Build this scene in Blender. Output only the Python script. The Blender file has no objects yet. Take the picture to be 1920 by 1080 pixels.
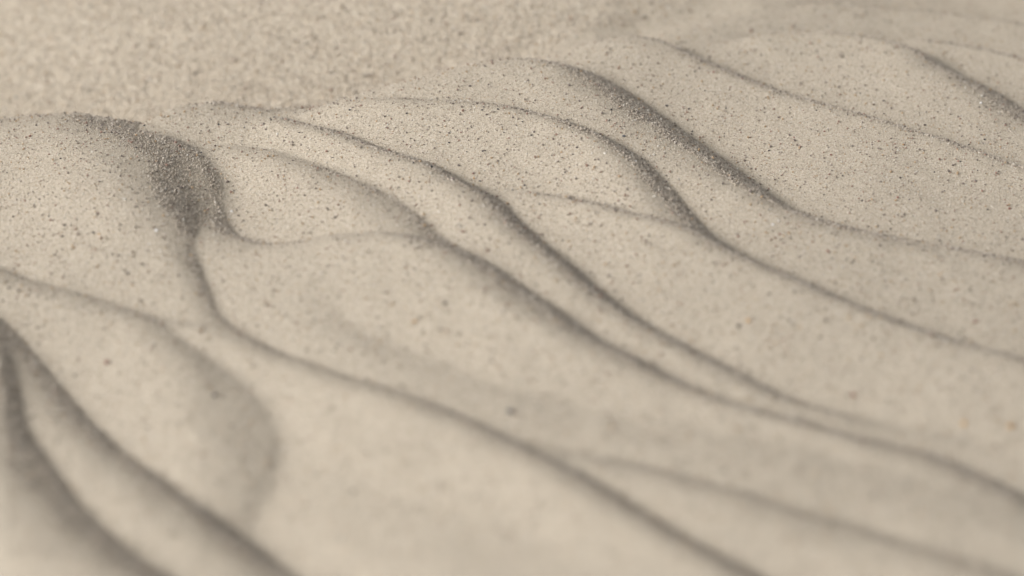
import bpy, bmesh, math, random
import numpy as np
from mathutils import Quaternion, Vector

U = 0.01                       # one Blender unit is 10 cm; the plan below is drawn in millimetres
scene = bpy.context.scene
scene.unit_settings.system = 'METRIC'
scene.unit_settings.scale_length = 0.1
col = scene.collection
rng = np.random.default_rng(11)
random.seed(11)

# ---------- camera ----------
ELEV = 30.0                    # the camera looks down by this angle, degrees
CAM = (0.0, -488.0, 253.0)     # mm
LENS = 99.0

cam_data = bpy.data.cameras.new('camera')
cam = bpy.data.objects.new('camera', cam_data)
col.objects.link(cam)
cam.location = [c * U for c in CAM]
cam.rotation_euler = (math.radians(90 - ELEV), 0, 0)
cam_data.lens = LENS
cam_data.sensor_width = 36
cam_data.clip_start = 0.05
cam_data.clip_end = 2000
cam_data.dof.use_dof = True
cam_data.dof.focus_distance = 5.60
cam_data.dof.aperture_fstop = 0.92      # f/9.2 at this scale
scene.camera = cam

# ---------- daylight through thin cloud ----------
SUN_EL, SUN_AZ = 29.0, 247.0   # degrees; azimuth of the sun measured clockwise from +Y
world = bpy.data.worlds.new('World')
scene.world = world
world.use_nodes = True
wn = world.node_tree
wn.nodes.clear()
sky = wn.nodes.new('ShaderNodeTexSky')
sky.sky_type = 'NISHITA'
sky.sun_disc = False
sky.sun_elevation = math.radians(SUN_EL)
sky.sun_rotation = math.radians(SUN_AZ)
sky.air_density = 1.0
sky.dust_density = 4.0
sky.ozone_density = 1.0
bg = wn.nodes.new('ShaderNodeBackground')
bg.inputs['Strength'].default_value = 0.10
wo = wn.nodes.new('ShaderNodeOutputWorld')
veil = wn.nodes.new('ShaderNodeHueSaturation')      # thin cloud takes most of the blue out of the sky
veil.inputs['Saturation'].default_value = 0.1
wn.links.new(sky.outputs[0], veil.inputs['Color'])
wn.links.new(veil.outputs[0], bg.inputs[0])
wn.links.new(bg.outputs[0], wo.inputs[0])

sd = bpy.data.lights.new('sun', 'SUN')
sd.energy = 1.5
sd.angle = math.radians(16)
sd.color = (1.0, 0.955, 0.935)
sun = bpy.data.objects.new('sun', sd)
col.objects.link(sun)
a, e = math.radians(SUN_AZ), math.radians(SUN_EL)
to_sun = Vector((math.sin(a) * math.cos(e), math.cos(a) * math.cos(e), math.sin(e)))
sun.rotation_euler = to_sun.to_track_quat('Z', 'Y').to_euler()
sun.location = to_sun * 30

scene.view_settings.view_transform = 'Standard'
scene.view_settings.look = 'None'
scene.view_settings.gamma = 1
scene.view_settings.exposure = 0.56
scene.view_settings.use_curve_mapping = False
scene.render.engine = 'CYCLES'
scene.cycles.max_bounces = 6
scene.cycles.diffuse_bounces = 4
scene.cycles.use_denoising = True
scene.cycles.denoiser = 'OPENIMAGEDENOISE'
scene.cycles.denoising_input_passes = 'RGB_ALBEDO_NORMAL'
scene.cycles.denoising_prefilter = 'ACCURATE'

# ---------- the lie of the sand: plan-view ripple crests (x, y, fall, width; millimetres) ----------
EDGE = [
    (-5000, 27.5688, 17, 30, 1, 0.48),
    (-148.63, 27.57, 17, 30, 1, 0.48),
    (-104.82, 29.24, 17, 30, 1, 0.48),
    (-91.65, 29.31, 17, 30, 1, 0.48),
    (-83.72, 27, 17, 28, 1, 0.48),
    (-76.07, 24.48, 16, 28, 1, 0.48),
    (-70, 30.4, 16, 30, 1, 0.48),
    (-62.46, 31.83, 16, 30, 1, 0.48),
    (-52.36, 29.18, 16, 30, 1, 0.48),
    (-41.52, 30.64, 15, 30, 1, 0.48),
    (-28.66, 37.2, 14, 28, 1, 0.48),
    (-12.24, 44.06, 13, 27, 1, 0.47),
    (2.23, 47.08, 12, 26, 1, 0.46),
    (10.19, 54.83, 11, 25, 1, 0.46),
    (18.26, 60.68, 9, 24, 0.9, 0.46),
    (27.5, 63.17, 8, 24, 0.9, 0.45),
    (45.5, 74.38, 6, 22, 0.7, 0.45),
    (64.32, 88.35, 4, 22, 0.4, 0.45),
    (118.09, 111.39, 3, 30, 0.2, 0.44),
    (5000, 111.388, 3, 30, 0.2, 0.44),
]
CURVES = {
    'c1': [(56.78, 83.66, 0, 4.05), (69.26, 89.94, 2.34, 5.4), (86.11, 90.12, 3.51, 5.4), (102.76, 88.74, 3.98, 5.4), (114.39, 86.24, 4.16, 5.4), (139.62, 74.29, 2.92, 7)],
    'c2': [(44.75, 62.73, 0, 7), (50.77, 66.69, 3.04, 5.4), (60.22, 69.17, 3.98, 5.4), (74.1, 68.72, 4.69, 5.4), (87.13, 61.59, 5.05, 7), (92.91, 53.2, 6.84, 11.8), (99.76, 45.3, 6.84, 13.4), (106.03, 34.99, 3.51, 11.8), (126.7, 10.02, 3.51, 11.8)],
    'c2b': [(75.4, 69.88, 0, 5.4), (88.58, 72.18, 2.81, 5.4), (97.7, 70.34, 3.51, 5.4), (110.9, 65.05, 3.74, 5.4), (135.2, 52.52, 2.57, 7)],
    'c3': [(6.78, 53.83, 0, 7), (16.01, 61.68, 4.34, 8.6), (27.55, 64.02, 5.41, 8.6), (33.15, 60.99, 4.69, 7), (39.58, 53.54, 3.51, 6.2), (49.12, 44.55, 3.51, 6.2), (59.57, 36.27, 3.51, 6.2), (69.88, 29.32, 3.51, 5.4), (80.02, 22.65, 3.51, 5.4), (89.94, 15.97, 3.51, 5.4), (101.48, 7.27, 3.51, 5.4), (122.9, -8.52, 3.51, 7)],
    'c4': [(-51.22, 28.6, 0, 7), (-41.59, 31.64, 3.74, 11.8), (-28.74, 38.81, 6.13, 13.4), (-17.8, 43.57, 6.84, 13.4), (-6.71, 47.79, 7.2, 13.4), (2.24, 48.41, 6.84, 11.8), (13.33, 42.87, 6.13, 11.8), (20.32, 35.13, 7.56, 15), (25.54, 27.57, 8.63, 16.6), (32.67, 17.58, 8.99, 16.6), (39.58, 7.61, 8.99, 15.8), (45.56, -1.82, 8.27, 13.4), (53.14, -13.03, 5.41, 8.6), (60.71, -19.28, 2.81, 8.6), (74.09, -25.79, 2.11, 8.6), (83.66, -29.11, 2.11, 8.6), (95.08, -32.75, 2.11, 8.6), (115.74, -44.24, 2.34, 10.2)],
    'c5': [(-45.68, 27.43, 0, 4.05), (-37.11, 30.18, 1.4, 4.73), (-26.06, 27.89, 2.11, 5.4), (-15.13, 25.17, 2.34, 5.4), (-6.46, 23.13, 2.57, 5.4), (2.14, 19.2, 3.04, 5.4), (12.7, 12, 3.74, 6.2), (19.9, 5, 4.69, 7), (24.88, -1.88, 5.05, 8.6), (28.65, -10.38, 5.05, 10.2), (33.23, -20.77, 5.05, 9.4), (37.76, -28.97, 4.69, 7.8), (43.24, -35.76, 3.98, 6.2), (52.36, -44.01, 3.51, 6.2), (61.24, -51.9, 3.51, 6.2), (70.05, -58.33, 3.51, 6.2), (78.7, -64.37, 3.51, 7), (89.15, -69.63, 3.51, 7), (107.96, -83.14, 3.51, 8.6)],
    'c6': [(-4.09, -11.6, 0, 4.05), (2.04, -11.56, 1.64, 4.05), (8.14, -13.88, 2.34, 4.32), (16.16, -18.1, 2.57, 4.59), (24.03, -23.44, 2.57, 4.73), (32.84, -27.55, 1.87, 5.4), (38.65, -30.61, 0, 5.4)],
    'c7': [(-53.42, 28.79, 0, 5.4), (-47.73, 25.74, 2.34, 5.4), (-43.08, 21.42, 2.81, 5.4), (-34.06, 14.09, 3.28, 5.4), (-25.23, 6.31, 3.74, 5.4), (-16.64, -0.37, 3.98, 6.2), (-10.28, -7.66, 5.05, 7.8), (-4.06, -15.06, 5.41, 8.6), (0, -23.68, 5.05, 7.8), (4.94, -31.92, 5.05, 7.8), (9.77, -39.25, 5.05, 7.8), (15.4, -48.15, 4.69, 7), (22.71, -58.31, 3.98, 6.2), (29.85, -66.53, 3.51, 6.2), (36.83, -73.85, 3.04, 6.2), (44.51, -81.4, 2.57, 5.13), (53.92, -87.34, 1.76, 5.13), (64.14, -92.16, 1.05, 6.2), (78.42, -98.31, 0, 8.6)],
    'c8': [(-62.04, 15.65, 0, 5.4), (-55.45, 13.93, 1.4, 5.4), (-49.83, 10.6, 2.11, 6.2), (-41.92, 3.81, 2.81, 7), (-35.21, -3.38, 3.51, 9.4), (-26.51, -12.56, 3.74, 10.2), (-20.09, -21.62, 3.98, 10.2), (-12.8, -33.28, 3.74, 8.6), (-5.83, -41.55, 4.34, 9.4), (0, -49.65, 5.77, 11), (7.55, -58.62, 6.13, 11), (13.96, -66.75, 5.41, 9.4), (22.03, -74.77, 3.98, 7.8), (29.03, -81.38, 3.51, 7), (36.83, -86.94, 2.81, 5.4), (48.04, -92.32, 2.57, 5.4), (58.18, -97.32, 2.69, 6.2), (66.54, -101.12, 3.28, 8.6), (72.97, -105.46, 3.74, 9.4), (82.08, -114.01, 3.98, 10.2), (98.27, -131.88, 3.98, 10.2)],
    'c10': [(-131.51, 24.73, 1.17, 11.8), (-104.65, 28.11, 2.34, 11.8), (-93.83, 29.13, 2.92, 11.8), (-85.86, 26.68, 3.51, 13.4), (-78.34, 20.31, 7.56, 21.4), (-71.21, 14.14, 12.57, 29.4), (-66.07, 7.68, 15.79, 31), (-62.69, -0.88, 16.51, 31), (-59.73, -10.28, 12.57, 26.2), (-56.61, -17.62, 6.13, 13.4), (-53.06, -23.39, 3.51, 7.8), (-43.76, -29, 2.81, 7), (-35.77, -28.82, 2.11, 5.4), (-25.72, -30.67, 2.34, 5.4), (-17.7, -34.09, 2.34, 6.2), (-10.74, -38.55, 1.76, 7), (-5.81, -43.46, 0, 7)],
    'c10c': [(-78.49, 15.8, 0, 15), (-73.3, 5.56, 1.76, 21.4), (-68.43, -4.49, 2.81, 23), (-65.04, -13.42, 3.04, 19.8), (-62.82, -21.35, 1.87, 13.4), (-61.25, -28.09, 0, 8.6)],
    'c10b': [(-69.68, -5.17, 0, 18.2), (-65.19, -15.79, 3.51, 18.2), (-62.32, -24.35, 2.81, 11.8), (-60.01, -31.74, 2.11, 6.68), (-57.22, -40.56, 1.87, 5.13), (-53.2, -51.85, 1.87, 5.13), (-49.3, -58.26, 2.34, 5.4), (-43.14, -64.42, 2.34, 5.4), (-33.28, -72.25, 2.11, 5.72), (-23.72, -79.13, 2.11, 5.72), (-14.4, -86.12, 2.46, 6.68), (-5.32, -94.41, 3.04, 7), (3.48, -103.58, 3.86, 7.8), (11.98, -112.31, 4.16, 7.8), (20.15, -121.8, 3.98, 7.8), (28.04, -130.79, 3.98, 7.8), (37.25, -139.74, 3.98, 7.8), (57.33, -161.22, 3.51, 8.6)],
    'c11': [(-40.6, -45.97, 0, 11.8), (-32.25, -57.14, 1.64, 13.4), (-24.29, -65.65, 1.87, 13.4), (-14.72, -74.28, 2.11, 13.4), (-5.44, -82.51, 2.11, 15), (8.04, -90.45, 2.11, 16.6), (21.19, -96.3, 2.11, 18.2), (34.07, -101.68, 2.34, 18.2), (46.76, -106.26, 2.57, 19.8), (59.06, -112.21, 2.81, 19.8), (70.88, -119.65, 2.81, 19.8), (80.06, -125.85, 2.81, 19.8), (97.19, -136.99, 2.81, 19.8)],
    'c12': [(-124.72, -9.45, 2.34, 7), (-106.34, -25.78, 2.34, 7), (-94.93, -34.22, 2.11, 6.2), (-88.23, -39.24, 1.87, 5.4), (-77.61, -45.18, 1.76, 5.4), (-67.13, -51.69, 1.76, 5.4), (-58.13, -55.25, 1.4, 4.73), (-51.23, -57.86, 0, 4.73)],
    'c12b': [(-69.58, -51.29, 0, 5.4), (-63.77, -56.02, 1.64, 6.2), (-59.37, -61.68, 2.34, 7), (-52.4, -70.88, 3.51, 11), (-47.51, -79.47, 5.05, 16.6), (-43.54, -88.36, 6.48, 19.8), (-42.28, -95.59, 6.48, 18.2), (-42.68, -104.5, 4.69, 13.4), (-43.52, -112.43, 2.57, 10.2), (-43.08, -122.45, 0, 10.2)],
    'c13': [(-1.77, -96.6, 0, 7), (3.51, -99.03, 1.4, 7), (8.74, -101.67, 2.11, 7), (17.36, -105.41, 2.34, 7), (27.46, -111.05, 2.57, 7.8), (37.34, -116.56, 2.81, 8.6), (45.31, -122.22, 2.92, 9.4), (53.26, -126.3, 2.92, 9.4), (60.99, -131.1, 2.81, 9.4), (72.33, -138.14, 2.81, 10.2), (94.36, -150.8, 2.81, 10.2)],
    'c14': [(-116.39, -25.7, 2.34, 7), (-98.99, -45.2, 2.81, 7), (-91.17, -55.04, 3.51, 7.8), (-86.56, -62.47, 3.98, 9.4), (-81.39, -70.58, 4.69, 10.2), (-75.13, -81.3, 4.69, 9.4), (-67.46, -92.99, 5.23, 10.2), (-59.13, -103.31, 5.59, 11), (-51.21, -112.62, 6.13, 12.12), (-43.68, -120.42, 6.48, 12.76), (-36.2, -129.86, 6.48, 12.76), (-20.83, -147.68, 5.95, 15)],
    'c15': [(-98.99, -45.2, 0, 7), (-92.42, -60.63, 2.34, 7.8), (-88.1, -74.92, 4.69, 10.2), (-84.59, -88.19, 6.84, 13.4), (-77.82, -102.59, 8.27, 15.8), (-70.06, -115.9, 8.27, 15.8), (-61.98, -125.93, 7.56, 14.68), (-52.63, -135, 6.84, 13.4), (-40.85, -147.74, 6.84, 13.4)],
    'c16': [(-40.77, -96.91, 0, 11.8), (-34.08, -104.54, 1.17, 15), (-26.71, -111.51, 1.64, 18.2), (-13.48, -121.81, 1.4, 18.2), (-0.82, -132.01, 1.17, 19.8), (15.24, -144.92, 0, 19.8)],
}
XR, NG = 330.0, 880            # half size of the detailed area, grid cells per side
CELL = 2 * XR / NG
LEN = 30.0                     # how quickly a stoss slope climbs back, mm

def spline(P, step=0.5):
    P = np.array(P, float)
    k = len(P)
    d = np.r_[0, np.cumsum(np.hypot(*(np.diff(P[:, :2], axis=0).T)) ** 0.5 + 1e-6)]
    out = []
    Q = np.vstack([2 * P[0] - P[1], P, 2 * P[-1] - P[-2]])
    for i in range(k - 1):
        p0, p1, p2, p3 = Q[i:i + 4]
        L = np.hypot(*(p2 - p1)[:2])
        t = np.linspace(0, 1, max(2, int(L / step)), endpoint=False)[:, None]
        t0 = 0; t1 = np.hypot(*(p1 - p0)[:2]) ** .5 + 1e-6
        t2 = t1 + np.hypot(*(p2 - p1)[:2]) ** .5 + 1e-6; t3 = t2 + np.hypot(*(p3 - p2)[:2]) ** .5 + 1e-6
        u = t1 + t * (t2 - t1)
        A1 = (t1 - u) / (t1 - t0) * p0 + (u - t0) / (t1 - t0) * p1
        A2 = (t2 - u) / (t2 - t1) * p1 + (u - t1) / (t2 - t1) * p2
        A3 = (t3 - u) / (t3 - t2) * p2 + (u - t2) / (t3 - t2) * p3
        B1 = (t2 - u) / (t2 - t0) * A1 + (u - t0) / (t2 - t0) * A2
        B2 = (t3 - u) / (t3 - t1) * A2 + (u - t1) / (t3 - t1) * A3
        C = (t2 - u) / (t2 - t1) * B1 + (u - t1) / (t2 - t1) * B2
        C[:, 2:] = p1[2:] + (p2[2:] - p1[2:]) * (t * t * (3 - 2 * t))
        out.append(C)
    out.append(P[-1:])
    return np.vstack(out)

def splat(G, x, y, v):
    fx = (x + XR) / CELL; fy = (y + XR) / CELL
    i = np.floor(fx).astype(int); j = np.floor(fy).astype(int)
    ok = (i >= 0) & (j >= 0) & (i < NG - 1) & (j < NG - 1)
    i, j, fx, fy, v = i[ok], j[ok], fx[ok] - i[ok], fy[ok] - j[ok], v[ok]
    for a, b, w in ((0, 0, (1 - fx) * (1 - fy)), (1, 0, fx * (1 - fy)), (0, 1, (1 - fx) * fy), (1, 1, fx * fy)):
        np.add.at(G, (j + b, i + a), w * v)

def sm(t):
    t = np.clip(t, 0, 1)
    return t * t * (3 - 2 * t)

def edge_y(x):
    P = np.array(EDGE)
    return np.interp(x, P[:, 0], P[:, 1])

def rise(x, y):
    """the sand climbs again beyond the hollow behind the rim"""
    xc = 90 * np.tanh((x + 10) / 90) - 10
    t = np.clip(y - (0.00225 * xc * xc + 0.4589 * xc + 58.06), 0, None)
    t = np.sqrt(t * t + 36) - 6
    xs = 150 * np.tanh(x / 150)
    return 0.47 * 260 * (1 - np.exp(-t / 260)) + sm(t / 12) * (0.14 * xs - 0.0008 * xs * xs)

def tilt(x, y):
    """the bank bulges gently: its near left flank faces the light a little more than its far right one"""
    t = (0.92 * x + 0.39 * y) / 60
    return -0.10 * 60 * (np.logaddexp(t, -t) - 0.693) * np.exp(-(np.hypot(x, y) / 700.0) ** 2)

def base(x, y):
    """the bank the ripples lie on, and the lower sand beyond its rim"""
    P = np.array(EDGE)
    d = 3 + 14 * (1 - sm((x + 45) / 130)); w = np.interp(x, P[:, 0], P[:, 3])
    s = (y - edge_y(x)) / w
    return -d * (sm(s) * 0.83 + 0.17 * sm((s + 0.8) / 1.8)) + rise(x, y) + tilt(x, y)

def ripples():
    lev = np.array([0.45, 1.0, 2.0, 3.4, 5.5, 9.0])
    GX = np.zeros((len(lev), NG, NG)); GY = GX.copy()
    for name, P in CURVES.items():
        S = spline(P)
        t = np.gradient(S[:, :2], axis=0)
        ds = np.hypot(t[:, 0], t[:, 1]) + 1e-9
        n = np.c_[-t[:, 1], t[:, 0]] / ds[:, None]      # left of travel
        for frac, off, wid in ((0.27, -0.46, 0.24), (0.27, -0.2, 0.17), (0.25, 0.0, 0.12), (0.21, 0.16, 0.08)):
            x = S[:, 0] + n[:, 0] * off * S[:, 3]; y = S[:, 1] + n[:, 1] * off * S[:, 3]
            sg = np.clip(S[:, 3] * wid, lev[0], lev[-1] - 1e-6)
            k = np.clip(np.searchsorted(lev, sg) - 1, 0, len(lev) - 2)
            f = (sg - lev[k]) / (lev[k + 1] - lev[k])
            q = -S[:, 2] * frac * ds
            for l in range(len(lev)):
                wt = np.where(k == l, 1 - f, 0) + np.where(k + 1 == l, f, 0)
                if wt.any():
                    splat(GX[l], x, y, q * wt * n[:, 0]); splat(GY[l], x, y, q * wt * n[:, 1])
    kx = 2 * np.pi * np.fft.rfftfreq(NG, CELL)[None]; ky = 2 * np.pi * np.fft.fftfreq(NG, CELL)[:, None]
    k2 = kx * kx + ky * ky
    D = 0
    for l, s in enumerate(lev):
        D = D + np.exp(-0.5 * s * s * k2) * (1j * kx * np.fft.rfft2(GX[l]) + 1j * ky * np.fft.rfft2(GY[l]))
    H = np.fft.irfft2(-D / (k2 + 1 / LEN ** 2), s=(NG, NG)) / CELL ** 2
    return H

def sample(H, x, y):
    fx = np.clip((np.asarray(x, float) + XR) / CELL, 0, NG - 1.001); fy = np.clip((np.asarray(y, float) + XR) / CELL, 0, NG - 1.001)
    i = fx.astype(int); j = fy.astype(int); fx = fx - i; fy = fy - j
    return (H[j, i] * (1 - fx) + H[j, i + 1] * fx) * (1 - fy) + (H[j + 1, i] * (1 - fx) + H[j + 1, i + 1] * fx) * fy

def height(H, x, y):
    """height of the sand in mm at plan position x, y"""
    win = sm((XR - np.abs(x)) / 70.0) * sm((XR - np.abs(y)) / 70.0)
    past = sm((y - edge_y(np.clip(x, -XR, XR)) - 4) / 22.0)
    calm = np.interp(x, [p[0] for p in EDGE], [p[4] for p in EDGE])
    r = sample(H, x, y) * win * (1 - past * calm)
    xf = x + 18 * np.sin(y / 47.0) + 9 * np.sin(y / 19.0 + x / 60.0)      # broader swells away from the detailed area
    out = (1 - win) * 3.0 * np.sin(xf / 11.0 + 0.6 * y / 11.0) * np.exp(-(np.hypot(x, y) / 1500.0) ** 2)
    fine = 0.10 * np.sin(x / 2.9 + 1.7 * np.sin(y / 5.1)) * np.sin(y / 3.7 + 1.3 * np.sin(x / 4.3)) + 0.25 * np.sin(x / 13.0 + np.sin(y / 17.0)) * np.sin(y / 21.0 + 1.1 * np.sin(x / 16.0))
    return base(x, y) + r + out + fine
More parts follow.
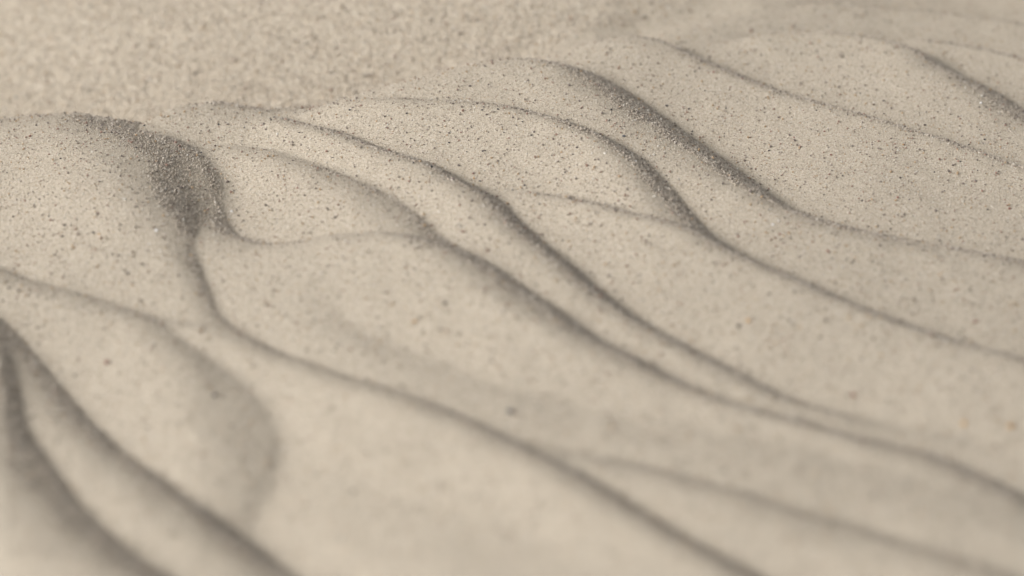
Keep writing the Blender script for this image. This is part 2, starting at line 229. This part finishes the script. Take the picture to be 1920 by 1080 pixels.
# ---------- end of the lie of the sand ----------
NOTED = [
    (-95.79, 99.19, 0.55, 1.2, 'black', 'blurred dark grain at the top left edge of the far smooth sand'),
    (-83.93, 94.62, 0.5, 1.1, 'black', 'blurred dark grain just right of its twin near the top left edge'),
    (-92.48, 99.45, 0.5, 1.5, 'dark', 'dark grain cut by the top edge above the far smooth sand'),
    (-110.76, 77.82, 0.5, 1.2, 'grey', 'slate grey grain at the far left, just above the first rounded crest'),
    (-89.79, 84.27, 0.42, 1.3, 'dark', 'small dark grain alone in the middle of the blurred far sand at left'),
    (-69.84, 74.21, 0.6, 1.0, 'dark', 'largest dark grain in a loose cluster on the blurred far sand'),
    (-79.95, 75.18, 0.45, 1.0, 'dark', 'faint dark grain left of the cluster on the blurred far sand'),
    (-60.93, 68.70, 0.42, 1.1, 'dark', 'dark grain right of the cluster and above the second crest'),
    (-45.15, 78.15, 0.48, 1.2, 'dark', 'dark grain on the blurred far sand above the middle of the rim'),
    (-37.71, 87.26, 0.5, 1.1, 'dark', 'dark grain near the top edge left of the picture centre'),
    (-78.63, 66.54, 0.36, 1.4, 'rust', 'rust brown grain right behind the rim between the first two crests'),
    (-96.28, 14.69, 0.5, 1.5, 'rust', 'big rust red grain on the left bank under the first crest'),
    (-93.69, 21.05, 0.34, 1.5, 'dark', 'grey brown grain just under the crest of the left bank'),
    (-80.14, 10.16, 0.34, 1.1, 'ochre', 'amber brown grain beside the top of the big shaded hollow slope'),
    (-75.07, 26.74, 0.42, 1.3, 'black', 'black grain on the crest of the big shaded patch'),
    (-76.64, 31.71, 0.36, 2.0, 'black', 'thin black sliver lying on the crest over the big shaded patch'),
    (-73.26, 7.99, 0.4, 1.3, 'black', 'black grain inside the upper left of the big shaded patch'),
    (-76.23, 1.03, 0.34, 1.2, 'dark', 'dark brown grain on the soft left border of the big shaded patch'),
    (-59.63, 24.33, 0.44, 1.2, 'black', 'black grain high on the second ripple right of the big shaded patch'),
    (-54.16, 21.47, 0.34, 1.3, 'black', 'smaller black grain right of the black one high on the second ripple'),
    (-63.04, 22.35, 0.26, 1.3, 'black', 'tiny black grain between the shaded patch and the second ripple'),
    (-54.12, -3.53, 0.3, 1.3, 'dark', 'dark grain at the right border of the big shaded patch'),
    (-41.30, -8.63, 0.38, 2.0, 'rust', 'oblong rust grain on the pale hollow right of the big shaded patch'),
    (-45.58, -2.34, 0.34, 1.6, 'rust', 'rust brown grain near the top of the pale hollow right of the patch'),
    (-44.36, -3.26, 0.32, 1.2, 'ochre', 'ochre grain touching a rust one at the top of the pale hollow'),
    (-46.88, -0.24, 0.26, 1.3, 'dark', 'tiny dark grain above the rust ones in the pale hollow'),
    (-53.97, -11.49, 0.42, 1.1, 'white', 'bright white grain at the lower right of the big shaded patch'),
    (-66.51, -26.69, 0.5, 1.1, 'white', 'bright white grain at the foot of the left bank beside the patch tail'),
    (-78.44, -25.92, 0.46, 1.2, 'black', 'black grain low on the left bank'),
    (-77.25, -26.61, 0.36, 1.8, 'ochre', 'amber sliver beside the black grain low on the left bank'),
    (-70.63, -38.71, 0.5, 2.0, 'dark', 'long dark brown grain low on the left bank near the patch tail'),
    (-72.88, -33.45, 0.4, 1.2, 'dark', 'blurred dark grain above the long brown one on the left bank'),
    (-32.82, 23.60, 0.42, 1.4, 'black', 'black grain on the third ripple just under the rim'),
    (-25.51, 19.35, 0.4, 1.6, 'dark', 'grey brown grain upper left on the sharp central slope'),
    (-12.43, 8.03, 0.34, 1.5, 'black', 'black grain alone on the left of the sharp central slope'),
    (-8.90, 4.25, 0.24, 1.2, 'black', 'tiny black grain left of two others on the central slope'),
    (-5.75, 3.78, 0.34, 1.6, 'black', 'black oblong grain in the middle of the sharp central slope'),
    (-5.98, 17.81, 0.36, 1.4, 'black', 'black grain at the top of the sharp central slope'),
    (-1.58, 9.11, 0.26, 1.2, 'black', 'small black grain above the middle of the central slope'),
    (2.12, 12.18, 0.28, 1.3, 'black', 'small black grain high on the central slope near its crest'),
    (3.89, 7.14, 0.34, 1.2, 'black', 'round black grain right of centre on the central slope'),
    (-10.41, -0.04, 0.46, 2.3, 'dark', 'long dark grain lying across the foot of the central slope'),
    (-7.56, -3.18, 0.38, 1.4, 'rust', 'rust grain caught in the trough under the central slope'),
    (-7.34, -4.82, 0.44, 1.4, 'ochre', 'amber grain caught in the trough just below the rust one'),
    (-6.19, -5.95, 0.36, 1.5, 'black', 'black grain in the trough under the central slope'),
    (-9.31, -16.05, 0.4, 1.4, 'dark', 'blurred dark grain on the near side of the central trough'),
    (2.46, -8.81, 0.36, 1.5, 'black', 'black grain low on the central slope above the faint side crest'),
    (0.10, -10.04, 0.3, 1.4, 'black', 'black grain where the faint side crest leaves the trough'),
    (12.68, 1.09, 0.38, 1.3, 'dark', 'dark grey grain on the right part of the central slope'),
    (11.82, -0.97, 0.34, 1.5, 'dark', 'flat dark grain just below the grey one on the right part of the slope'),
    (11.49, 9.87, 0.3, 1.2, 'black', 'small black grain beside the shaded crest of the central slope'),
    (19.92, 19.71, 0.36, 1.3, 'black', 'black grain on the lit back of the big dark ripple'),
    (22.16, 9.40, 0.5, 1.4, 'grey', 'grey grain beside the shaded crest right of the central slope'),
    (23.89, -2.75, 0.46, 1.5, 'white', 'pale grey white grain lying in the central shaded crest'),
    (-8.60, 30.65, 0.46, 1.5, 'dark', 'dark grain on the ripple back behind the central slope'),
    (31.76, 31.46, 0.48, 1.2, 'black', 'black grain in the upper shade of the big dark lee slope'),
    (31.23, 13.14, 0.48, 1.8, 'dark', 'oblong dark grain on the lower border of the big dark lee slope'),
    (40.57, -8.30, 0.34, 2.0, 'black', 'black sliver below the big dark lee slope'),
    (49.24, -8.03, 0.36, 1.8, 'black', 'black sliver inside the foot of the big dark lee slope'),
    (50.12, -10.90, 0.4, 1.1, 'white', 'white grain at the foot of the big dark lee slope'),
    (49.15, -22.50, 0.44, 1.0, 'white', 'brightest white glinting grain below the foot of the dark lee slope'),
    (13.03, -18.13, 0.38, 1.2, 'rust', 'dark rust grain just below the faint side crest'),
    (24.84, -32.89, 0.42, 1.2, 'dark', 'dark grain on the blurred ripple under the side crest'),
    (42.42, -25.75, 0.46, 1.3, 'rust', 'rust brown grain beside the trough right of the picture centre'),
    (50.20, -25.75, 0.36, 1.4, 'rust', 'small rust grain in the gap under the white glint'),
    (58.61, -31.89, 0.5, 1.8, 'rust', 'oblong rust grain on the ripple right under the big dark lee slope'),
    (67.52, -8.99, 0.38, 1.2, 'black', 'black grain low on the broad pale slope at right'),
    (64.84, 1.19, 0.3, 1.4, 'black', 'small black grain in the middle of the broad pale slope at right'),
    (75.97, -0.11, 0.42, 1.5, 'dark', 'dark grey grain right of the middle of the broad pale slope'),
    (74.51, -8.04, 0.44, 1.2, 'rust', 'brown grain below the grey one on the broad pale slope'),
    (78.11, 12.85, 0.4, 1.3, 'ochre', 'ochre grain high on the broad pale slope at right'),
    (62.93, 18.75, 0.36, 1.3, 'rust', 'rust grain on the left part of the broad pale slope'),
    (56.69, 17.12, 0.34, 1.2, 'rust', 'rust grain near the left end of the broad pale slope'),
    (63.32, 9.37, 0.38, 1.3, 'rust', 'rust grain left of the middle of the broad pale slope'),
    (95.67, -11.53, 0.5, 1.4, 'rust', 'big rust grain near the right edge of the picture'),
    (71.79, -20.09, 0.32, 1.4, 'black', 'small black grain low down over the soft trough at right'),
    (88.60, 6.19, 0.26, 1.4, 'black', 'tiny black grain under the long crest at right'),
    (84.20, 26.02, 0.4, 1.8, 'black', 'black sliver just above the long straight crest at right'),
    (95.63, 20.54, 0.36, 1.3, 'black', 'black grain just above the long crest near the right edge'),
    (95.16, 24.21, 0.26, 1.3, 'black', 'tiny black grain above the long crest near the right edge'),
    (103.75, 33.61, 0.34, 1.5, 'black', 'black grain close to the right edge under the shaded far crest'),
    (96.84, 34.83, 0.48, 1.4, 'white', 'white grain under the shaded far crest near the right edge'),
    (91.60, 44.77, 0.42, 1.6, 'dark', 'dark sliver in the shaded far crest at upper right'),
    (75.85, 40.41, 0.36, 1.3, 'dark', 'dark grain on the upper right slope below the far crest'),
    (76.89, 35.73, 0.38, 1.8, 'dark', 'flat dark grain mid way down the upper right slope'),
    (101.44, 53.74, 0.38, 1.2, 'dark', 'dark grain right of the shaded far crest at upper right'),
    (70.31, 55.10, 0.46, 1.2, 'dark', 'dark grain on the upper right slope just under the far crest'),
    (65.02, 57.97, 0.44, 1.2, 'dark', 'dark grain near the left end of the upper right slope'),
    (42.10, 43.77, 0.44, 1.4, 'rust', 'rust grain on the ripple back left of the long crest'),
    (26.98, 47.33, 0.38, 1.2, 'dark', 'dark grain on the rim ripple behind the big dark lee slope'),
    (87.61, -31.92, 0.5, 1.3, 'dark', 'blurred dark grain on the soft crest at the right edge'),
    (73.92, -28.41, 0.44, 1.2, 'dark', 'blurred grey grain just below the soft crest at right'),
    (82.73, -55.70, 0.6, 1.6, 'rust', 'blurred rust grain in the lower right above a shaded crest'),
    (40.05, -60.53, 0.7, 1.1, 'dark', 'blurred dark grain on the broad lower ripple right of centre'),
    (41.86, -58.90, 0.62, 1.6, 'ochre', 'blurred ochre grain beside the dark one on the broad lower ripple'),
    (-0.27, -89.20, 1.0, 1.0, 'grey', 'large round grey grain melted by blur on the lower centre slope'),
    (-11.84, -56.41, 0.62, 1.0, 'dark', 'blurred dark grain at the middle of the left centre slope'),
    (-17.15, -60.08, 0.6, 1.0, 'ochre', 'blurred orange grain left of the dark one on the centre slope'),
    (-71.06, -66.51, 0.8, 1.2, 'rust', 'blurred rust grain on the lower left slope'),
    (-50.84, -79.91, 0.8, 1.1, 'dark', 'blurred dark grain in the broad soft shade at lower left'),
    (58.11, -82.00, 0.8, 1.1, 'rust', 'blurred pinkish rust grain low on the broad ripple at right'),
    (83.25, -92.50, 0.95, 1.1, 'ochre', 'blurred orange grain at the right edge near the bottom'),
    (75.65, -91.47, 0.85, 1.2, 'ochre', 'blurred orange grain left of its twin near the right edge'),
]
H = ripples()

# ---------- materials ----------
def new_mat(name):
    m = bpy.data.materials.new(name)
    m.use_nodes = True
    return m, m.node_tree.nodes, m.node_tree.links

def node(ns, t, **kw):
    n = ns.new(t)
    for k, v in kw.items():
        if k.startswith('in_'):
            n.inputs[k[3:].replace('_', ' ')].default_value = v
        else:
            setattr(n, k, v)
    return n

def ramp(ns, stops, interp='LINEAR'):
    r = ns.new('ShaderNodeValToRGB')
    r.color_ramp.interpolation = interp
    el = r.color_ramp.elements
    while len(el) < len(stops):
        el.new(0.5)
    for q, (p, c) in zip(el, stops):
        q.position = p
        q.color = (*c, 1)
    return r

PALE = [(0.0, (0.33, 0.285, 0.225)), (0.25, (0.45, 0.39, 0.305)), (0.65, (0.51, 0.445, 0.35)), (0.9, (0.55, 0.485, 0.39)), (1.0, (0.62, 0.57, 0.49))]

def sand_material(name, cell=0.2, bump=0.32, speck=0.013):
    m, ns, ln = new_mat(name)
    b = ns['Principled BSDF']
    b.inputs['Roughness'].default_value = 0.85
    b.inputs['Specular IOR Level'].default_value = 0.25
    tc = ns.new('ShaderNodeTexCoord')
    v1 = node(ns, 'ShaderNodeTexVoronoi', in_Scale=1 / (cell * U))       # one cell is a grain
    ln.new(tc.outputs['Object'], v1.inputs['Vector'])
    sep = ns.new('ShaderNodeSeparateColor')
    ln.new(v1.outputs['Color'], sep.inputs[0])
    base_c = ramp(ns, PALE)
    ln.new(sep.outputs[0], base_c.inputs[0])
    # tinted grains: ochre, rust, grey, nearly black
    tint = ramp(ns, [(0.0, (0.42, 0.32, 0.21)), (0.25, (0.34, 0.24, 0.18)), (0.5, (0.27, 0.23, 0.19)), (0.75, (0.16, 0.14, 0.12)), (0.9, (0.045, 0.043, 0.045))], 'CONSTANT')
    ln.new(sep.outputs[1], tint.inputs[0])
    sel = ramp(ns, [(0.0, (1, 1, 1)), (speck, (0, 0, 0))], 'CONSTANT')
    ln.new(sep.outputs[2], sel.inputs[0])
    mx = node(ns, 'ShaderNodeMix', data_type='RGBA')
    ln.new(sel.outputs[0], mx.inputs['Factor'])
    ln.new(base_c.outputs[0], mx.inputs['A'])
    ln.new(tint.outputs[0], mx.inputs['B'])
    # gentle patches where the sand is a little damper or finer
    nz = node(ns, 'ShaderNodeTexNoise', in_Scale=3.0, in_Detail=3.0)
    ln.new(tc.outputs['Object'], nz.inputs['Vector'])
    mr = node(ns, 'ShaderNodeMapRange', in_From_Min=0.3, in_From_Max=0.7, in_To_Min=0.97, in_To_Max=1.03)
    ln.new(nz.outputs['Fac'], mr.inputs['Value'])
    mul = node(ns, 'ShaderNodeMix', data_type='RGBA', blend_type='MULTIPLY')
    mul.inputs['Factor'].default_value = 1
    ln.new(mx.outputs['Result'], mul.inputs['A'])
    ln.new(mr.outputs[0], mul.inputs['B'])
    ln.new(mul.outputs['Result'], b.inputs['Base Color'])
    # relief of the grains
    bp = node(ns, 'ShaderNodeBump', invert=True, in_Strength=bump, in_Distance=cell * U * 0.5)
    ln.new(v1.outputs['Distance'], bp.inputs['Height'])
    ln.new(bp.outputs[0], b.inputs['Normal'])
    return m

def grain_material(name, stops, rough=0.5, spec=0.5, interp='LINEAR', trans=0.0):
    m, ns, ln = new_mat(name)
    b = ns['Principled BSDF']
    b.inputs['Roughness'].default_value = rough
    b.inputs['Specular IOR Level'].default_value = spec
    b.inputs['Transmission Weight'].default_value = trans
    oi = ns.new('ShaderNodeObjectInfo')
    r = ramp(ns, stops, interp)
    ln.new(oi.outputs['Random'], r.inputs[0])
    ln.new(r.outputs[0], b.inputs['Base Color'])
    return m

M_SAND = sand_material('pale_sand')
M_FAR = sand_material('coarse_pale_sand', 0.32, 0.6, 0.07)

# ---------- the sand surface ----------
def axis(lo, hi, step, far):
    a = list(np.arange(lo, hi + step / 2, step))
    s, p = step, a[-1]
    up = []
    while p < far:
        s *= 1.13
        p += s
        up.append(p)
    s, p = step, a[0]
    dn = []
    while p > -far:
        s *= 1.13
        p -= s
        dn.append(p)
    return np.array(dn[::-1] + a + up)

AX = axis(-150, 150, 0.6, 40000)
AY = axis(-170, 190, 0.6, 40000)
GXX, GYY = np.meshgrid(AX, AY)
ZZ = height(H, GXX, GYY)
near = (np.abs(GXX) < 155) & (GYY > -175) & (GYY < 195)
rough = rng.normal(0, 1, ZZ.shape)
ZZ = ZZ + np.where(near, 0.012, 0.05) * rough
NXV, NYV = len(AX), len(AY)
verts = np.stack([GXX.ravel() * U, GYY.ravel() * U, ZZ.ravel() * U], 1)
gy, gx = np.gradient(height(H, GXX, GYY), AY, AX)
SMOOTH_N = np.stack([-gx.ravel(), -gy.ravel(), np.ones(gx.size)], 1)
SMOOTH_N /= np.linalg.norm(SMOOTH_N, axis=1)[:, None]

def mesh_from(name, V, F, mat, smooth=True):
    me = bpy.data.meshes.new(name)
    me.vertices.add(len(V))
    me.vertices.foreach_set('co', np.asarray(V, np.float32).ravel())
    n, k = F.shape
    me.loops.add(n * k)
    me.loops.foreach_set('vertex_index', F.ravel().astype(np.int32))
    me.polygons.add(n)
    me.polygons.foreach_set('loop_start', np.arange(0, n * k, k, dtype=np.int32))
    me.polygons.foreach_set('loop_total', np.full(n, k, np.int32))
    me.polygons.foreach_set('use_smooth', np.full(n, smooth))
    me.update(calc_edges=True)
    me.validate()
    me.materials.append(mat)
    return me

def add(name, data, parent=None, **props):
    o = bpy.data.objects.new(name, data)
    col.objects.link(o)
    if parent is not None:
        o.parent = parent
    for k, v in props.items():
        o[k] = v
    return o

idx = np.arange(NXV * NYV).reshape(NYV, NXV)
FQ = np.stack([idx[:-1, :-1], idx[:-1, 1:], idx[1:, 1:], idx[1:, :-1]], -1).reshape(-1, 4)
cxm = (GXX[:-1, :-1] + GXX[1:, 1:]).ravel() / 2
cym = (GYY[:-1, :-1] + GYY[1:, 1:]).ravel() / 2

# which ripple each patch of sand belongs to: the nearest crest on its lee side
best = np.full(len(FQ), 1e9)
who = np.full(len(FQ), -1)
det = np.flatnonzero((np.abs(cxm) < 150) & (cym > -170) & (cym < 150))
for k, (nm, P) in enumerate(CURVES.items()):
    S = spline(P, 3.0)
    t = np.gradient(S[:, :2], axis=0)
    t /= np.hypot(t[:, 0], t[:, 1])[:, None] + 1e-9
    n = np.c_[-t[:, 1], t[:, 0]]
    for c0 in range(0, len(det), 40000):
        q = det[c0:c0 + 40000]
        dx = cxm[q][:, None] - S[None, :, 0]
        dy = cym[q][:, None] - S[None, :, 1]
        d2 = dx * dx + dy * dy
        m_ = d2.argmin(1)
        r_ = np.arange(len(q))
        sd_ = dx[r_, m_] * n[m_, 0] + dy[r_, m_] * n[m_, 1]
        dd = np.sqrt(d2[r_, m_])
        half = S[m_, 3] * 0.45
        cost = np.where(sd_ < half, dd, 1e8)       # behind the trough is the next ripple's own slope
        w_ = cost < best[q]
        best[q[w_]] = cost[w_]
        who[q[w_]] = k
who[best > 45] = -1
beyond = cym > edge_y(cxm) + np.interp(cxm, [p[0] for p in EDGE], [p[3] for p in EDGE]) * 0.9
who[beyond] = -2
who[(who == -2) & ((np.abs(cxm) > 150) | (cym < -170))] = -2

def piece(name, mask, parent=None, mat=None, **props):
    F = FQ[mask]
    used = np.unique(F)
    re = np.zeros(len(verts), np.int64)
    re[used] = np.arange(len(used))
    me = mesh_from(name, verts[used], re[F], mat or M_SAND)
    # normals that run on smoothly from piece to piece
    me.normals_split_custom_set_from_vertices(FULL_N[used])
    return add(name, me, parent, **props)

# normals of the whole rough surface, so that pieces meet without a seam
gy2, gx2 = np.gradient(ZZ, AY, AX)
FULL_N = np.stack([-gx2.ravel(), -gy2.ravel(), np.ones(gx2.size)], 1)
FULL_N /= np.linalg.norm(FULL_N, axis=1)[:, None]

rippled = piece('rippled_sand', who == -1, kind='structure',
                label='bank of pale sand combed into diagonal ripples')
for k, nm in enumerate(CURVES):
    if (who == k).sum() > 200:
        piece('sand_ripple', who == k, rippled)
piece('sand_ground', who == -2, mat=M_FAR, kind='structure', label='lower smooth sand out of focus beyond the rippled bank')

# ---------- loose grains lying on the surface ----------
def lee_mask(x, y):
    e = 0.8
    gx_ = (height(H, x + e, y) - height(H, x - e, y)) / (2 * e)
    gy_ = (height(H, x, y + e) - height(H, x, y - e)) / (2 * e)
    return gx_, gy_

def scatter(n, y0=-172, y1=185):
    y = rng.uniform(y0, y1, n * 2)
    x = rng.uniform(-1, 1, n * 2) * 150
    keep = np.abs(x) < 0.192 * (y + 505) + 6
    keep &= rng.uniform(0, 1, n * 2) < np.clip(1.15 - np.abs(y - 0) / 260.0, 0.2, 1)
    x, y = x[keep][:n], y[keep][:n]
    return x, y

def grain_cloud(name, n, size, mat, sink=0.15, lee=0.0, far=None, spread=0.28, seed=1, **props):
    x, y = scatter(n)
    gx_, gy_ = lee_mask(x, y)
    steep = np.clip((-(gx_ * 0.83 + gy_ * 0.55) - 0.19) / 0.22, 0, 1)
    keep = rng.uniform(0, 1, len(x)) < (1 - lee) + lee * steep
    x, y, steep = x[keep], y[keep], steep[keep]
    past = y > edge_y(x) + 16
    if far is not None:
        keep = past == far
        x, y, steep, past = x[keep], y[keep], steep[keep], past[keep]
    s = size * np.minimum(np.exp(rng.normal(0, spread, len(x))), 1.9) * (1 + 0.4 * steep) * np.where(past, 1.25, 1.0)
    z = sample_z(x, y) + s * (0.5 - sink) * rng.uniform(-0.5, 1.1, len(x))
    me = bpy.data.meshes.new(name)
    me.vertices.add(len(x))
    me.vertices.foreach_set('co', (np.stack([x, y, z], 1) * U).astype(np.float32).ravel())
    at = me.attributes.new('grain_scale', 'FLOAT_VECTOR', 'POINT')
    sc = s[:, None] * 0.5 * np.stack([rng.uniform(0.85, 1.35, len(x)), rng.uniform(0.75, 1.1, len(x)), rng.uniform(0.6, 1.0, len(x))], 1) * U
    at.data.foreach_set('vector', sc.astype(np.float32).ravel())
    at = me.attributes.new('grain_turn', 'FLOAT_VECTOR', 'POINT')
    at.data.foreach_set('vector', rng.uniform(0, 6.28, (len(x), 3)).astype(np.float32).ravel())
    ng = bpy.data.node_groups.new(name + '_nodes', 'GeometryNodeTree')
    ng.interface.new_socket('Geometry', in_out='INPUT', socket_type='NodeSocketGeometry')
    ng.interface.new_socket('Geometry', in_out='OUTPUT', socket_type='NodeSocketGeometry')
    N, L = ng.nodes, ng.links
    gi, go = N.new('NodeGroupInput'), N.new('NodeGroupOutput')
    ico = N.new('GeometryNodeMeshIcoSphere')
    ico.inputs['Subdivisions'].default_value = 1
    ico.inputs['Radius'].default_value = 1.0
    nz = N.new('ShaderNodeTexNoise')
    nz.inputs['Scale'].default_value = 1.3
    pos = N.new('GeometryNodeInputPosition')
    off = N.new('ShaderNodeVectorMath'); off.operation = 'ADD'
    off.inputs[1].default_value = (seed * 3.7, seed, 0)
    L.new(pos.outputs[0], off.inputs[0])
    L.new(off.outputs[0], nz.inputs['Vector'])
    sub = N.new('ShaderNodeVectorMath'); sub.operation = 'SUBTRACT'
    sub.inputs[1].default_value = (0.5, 0.5, 0.5)
    L.new(nz.outputs['Color'], sub.inputs[0])
    spo = N.new('GeometryNodeSetPosition')
    L.new(ico.outputs[0], spo.inputs['Geometry'])
    L.new(sub.outputs[0], spo.inputs['Offset'])
    sm_ = N.new('GeometryNodeSetMaterial')
    sm_.inputs['Material'].default_value = mat
    L.new(spo.outputs[0], sm_.inputs['Geometry'])
    iop = N.new('GeometryNodeInstanceOnPoints')
    a1 = N.new('GeometryNodeInputNamedAttribute'); a1.data_type = 'FLOAT_VECTOR'; a1.inputs['Name'].default_value = 'grain_turn'
    a2 = N.new('GeometryNodeInputNamedAttribute'); a2.data_type = 'FLOAT_VECTOR'; a2.inputs['Name'].default_value = 'grain_scale'
    L.new(gi.outputs[0], iop.inputs['Points'])
    L.new(sm_.outputs[0], iop.inputs['Instance'])
    L.new(a1.outputs['Attribute'], iop.inputs['Rotation'])
    L.new(a2.outputs['Attribute'], iop.inputs['Scale'])
    L.new(iop.outputs[0], go.inputs[0])
    me.materials.append(mat)
    o = add(name, me, **props)
    md = o.modifiers.new('grains', 'NODES')
    md.node_group = ng
    return o

def sample_z(x, y):
    i = np.clip(np.searchsorted(AX, x) - 1, 0, NXV - 2)
    j = np.clip(np.searchsorted(AY, y) - 1, 0, NYV - 2)
    fx = (x - AX[i]) / (AX[i + 1] - AX[i]); fy = (y - AY[j]) / (AY[j + 1] - AY[j])
    return (ZZ[j, i] * (1 - fx) + ZZ[j, i + 1] * fx) * (1 - fy) + (ZZ[j + 1, i] * (1 - fx) + ZZ[j + 1, i + 1] * fx) * fy

M_PALE = grain_material('pale_quartz', [(0.0, (0.36, 0.31, 0.245)), (0.3, (0.46, 0.40, 0.315)), (0.65, (0.51, 0.445, 0.355)), (0.9, (0.56, 0.495, 0.41)), (1.0, (0.68, 0.635, 0.56))], 0.45, 0.5)
M_PALEF = grain_material('mixed_pale_quartz', [(0.0, (0.30, 0.25, 0.20)), (0.2, (0.45, 0.39, 0.31)), (0.5, (0.55, 0.48, 0.385)), (0.8, (0.62, 0.55, 0.45)), (1.0, (0.75, 0.70, 0.60))], 0.4, 0.5)
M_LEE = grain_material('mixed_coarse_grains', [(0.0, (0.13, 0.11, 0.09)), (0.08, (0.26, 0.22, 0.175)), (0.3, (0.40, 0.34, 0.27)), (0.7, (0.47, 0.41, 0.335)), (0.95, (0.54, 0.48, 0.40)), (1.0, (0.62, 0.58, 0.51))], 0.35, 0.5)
M_TAN = grain_material('tinted_grain', [(0.0, (0.40, 0.29, 0.18)), (0.25, (0.29, 0.19, 0.145)), (0.5, (0.28, 0.24, 0.195)), (0.75, (0.17, 0.14, 0.12))], 0.5, 0.5, 'CONSTANT')
M_DARK = grain_material('dark_mineral', [(0.0, (0.03, 0.03, 0.033)), (0.5, (0.06, 0.055, 0.052)), (0.8, (0.10, 0.06, 0.045))], 0.35, 0.6, 'CONSTANT')
M_GLINT = grain_material('clear_quartz', [(0.0, (0.58, 0.54, 0.47)), (1.0, (0.70, 0.67, 0.61))], 0.25, 0.6)

grain_cloud('pale_sand_grains', 420000, 0.19, M_PALE, sink=0.35, far=False, seed=1, kind='stuff', label='fine pale quartz grains covering the rippled sand')
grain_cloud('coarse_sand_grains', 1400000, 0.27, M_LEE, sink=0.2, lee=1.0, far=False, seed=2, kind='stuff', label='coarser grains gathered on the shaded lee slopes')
grain_cloud('ground_sand_grains', 420000, 0.27, M_PALEF, sink=0.1, far=True, seed=2, kind='stuff', label='coarse pale grains on the lower sand beyond the ripples')
grain_cloud('tinted_sand_grains', 28000, 0.285, M_TAN, spread=0.36, sink=0.0, seed=3, kind='stuff', label='ochre, rust and grey grains speckling the sand')
grain_cloud('dark_sand_grains', 3200, 0.225, M_DARK, spread=0.4, sink=0.0, seed=4, kind='stuff', label='tiny dark mineral grains speckling the sand')
grain_cloud('clear_sand_grains', 5000, 0.26, M_GLINT, seed=5, kind='stuff', label='bright clear quartz grains glinting on the sand')

# ---------- grains large or dark enough to be picked out one by one ----------
def plain(name, c, rough=0.4):
    m, ns, ln = new_mat(name)
    b = ns['Principled BSDF']
    b.inputs['Roughness'].default_value = rough
    tc = ns.new('ShaderNodeTexCoord')
    nz = node(ns, 'ShaderNodeTexNoise', in_Scale=60.0, in_Detail=3.0)
    ln.new(tc.outputs['Object'], nz.inputs['Vector'])
    r = ramp(ns, [(0.3, tuple(v * 0.75 for v in c)), (0.7, tuple(min(0.9, v * 1.3) for v in c))])
    ln.new(nz.outputs['Fac'], r.inputs[0])
    ln.new(r.outputs[0], b.inputs['Base Color'])
    return m

TINT = {'black': plain('black_mineral', (0.025, 0.025, 0.027), 0.3), 'dark': plain('dark_brown_mineral', (0.085, 0.07, 0.06)),
        'rust': plain('rust_mineral', (0.22, 0.11, 0.08)), 'ochre': plain('ochre_mineral', (0.42, 0.26, 0.12)),
        'white': plain('white_quartz', (0.78, 0.76, 0.72), 0.15), 'grey': plain('slate_mineral', (0.11, 0.115, 0.12))}

def grain_mesh(seed, c):
    """a worn angular grain, unit radius"""
    r = random.Random(seed)
    bm = bmesh.new()
    bmesh.ops.create_icosphere(bm, subdivisions=2, radius=1.0)
    cuts = []
    for _ in range(7):
        v = Vector((r.gauss(0, 1), r.gauss(0, 1), r.gauss(0, 1))).normalized()
        cuts.append((v, r.uniform(0.62, 0.9)))
    for v in bm.verts:
        for n_, d_ in cuts:                      # broken faces flatten the ball
            k = v.co.dot(n_) - d_
            if k > 0:
                v.co -= n_ * k * 0.9
        v.co *= 1 + r.uniform(-0.03, 0.03)
    me = bpy.data.meshes.new('sand_grain')
    bm.to_mesh(me)
    bm.free()
    me.materials.append(TINT[c])
    return me

for k, (x, y, size, lng, c, label) in enumerate(NOTED):
    o = add('sand_grain', grain_mesh(k, c), label=label, category='grain')
    r = size * 0.62
    e = 1.2
    nx = -(height(H, x + e, y) - height(H, x - e, y)) / (2 * e)
    ny = -(height(H, x, y + e) - height(H, x, y - e)) / (2 * e)
    n_ = Vector((float(nx), float(ny), 1)).normalized()
    flat = 0.72
    o.location = Vector((x, y, float(sample_z(np.array([x]), np.array([y]))[0]))) * U + n_ * (r * flat * 0.6 * U)
    q = n_.to_track_quat('Z', 'Y')
    q.rotate(Quaternion(n_, random.uniform(-0.5, 0.5)))
    o.rotation_mode = 'QUATERNION'
    o.rotation_quaternion = q
    o.scale = (r * lng ** 0.6 * U, r / lng ** 0.3 * U, r * flat * U)
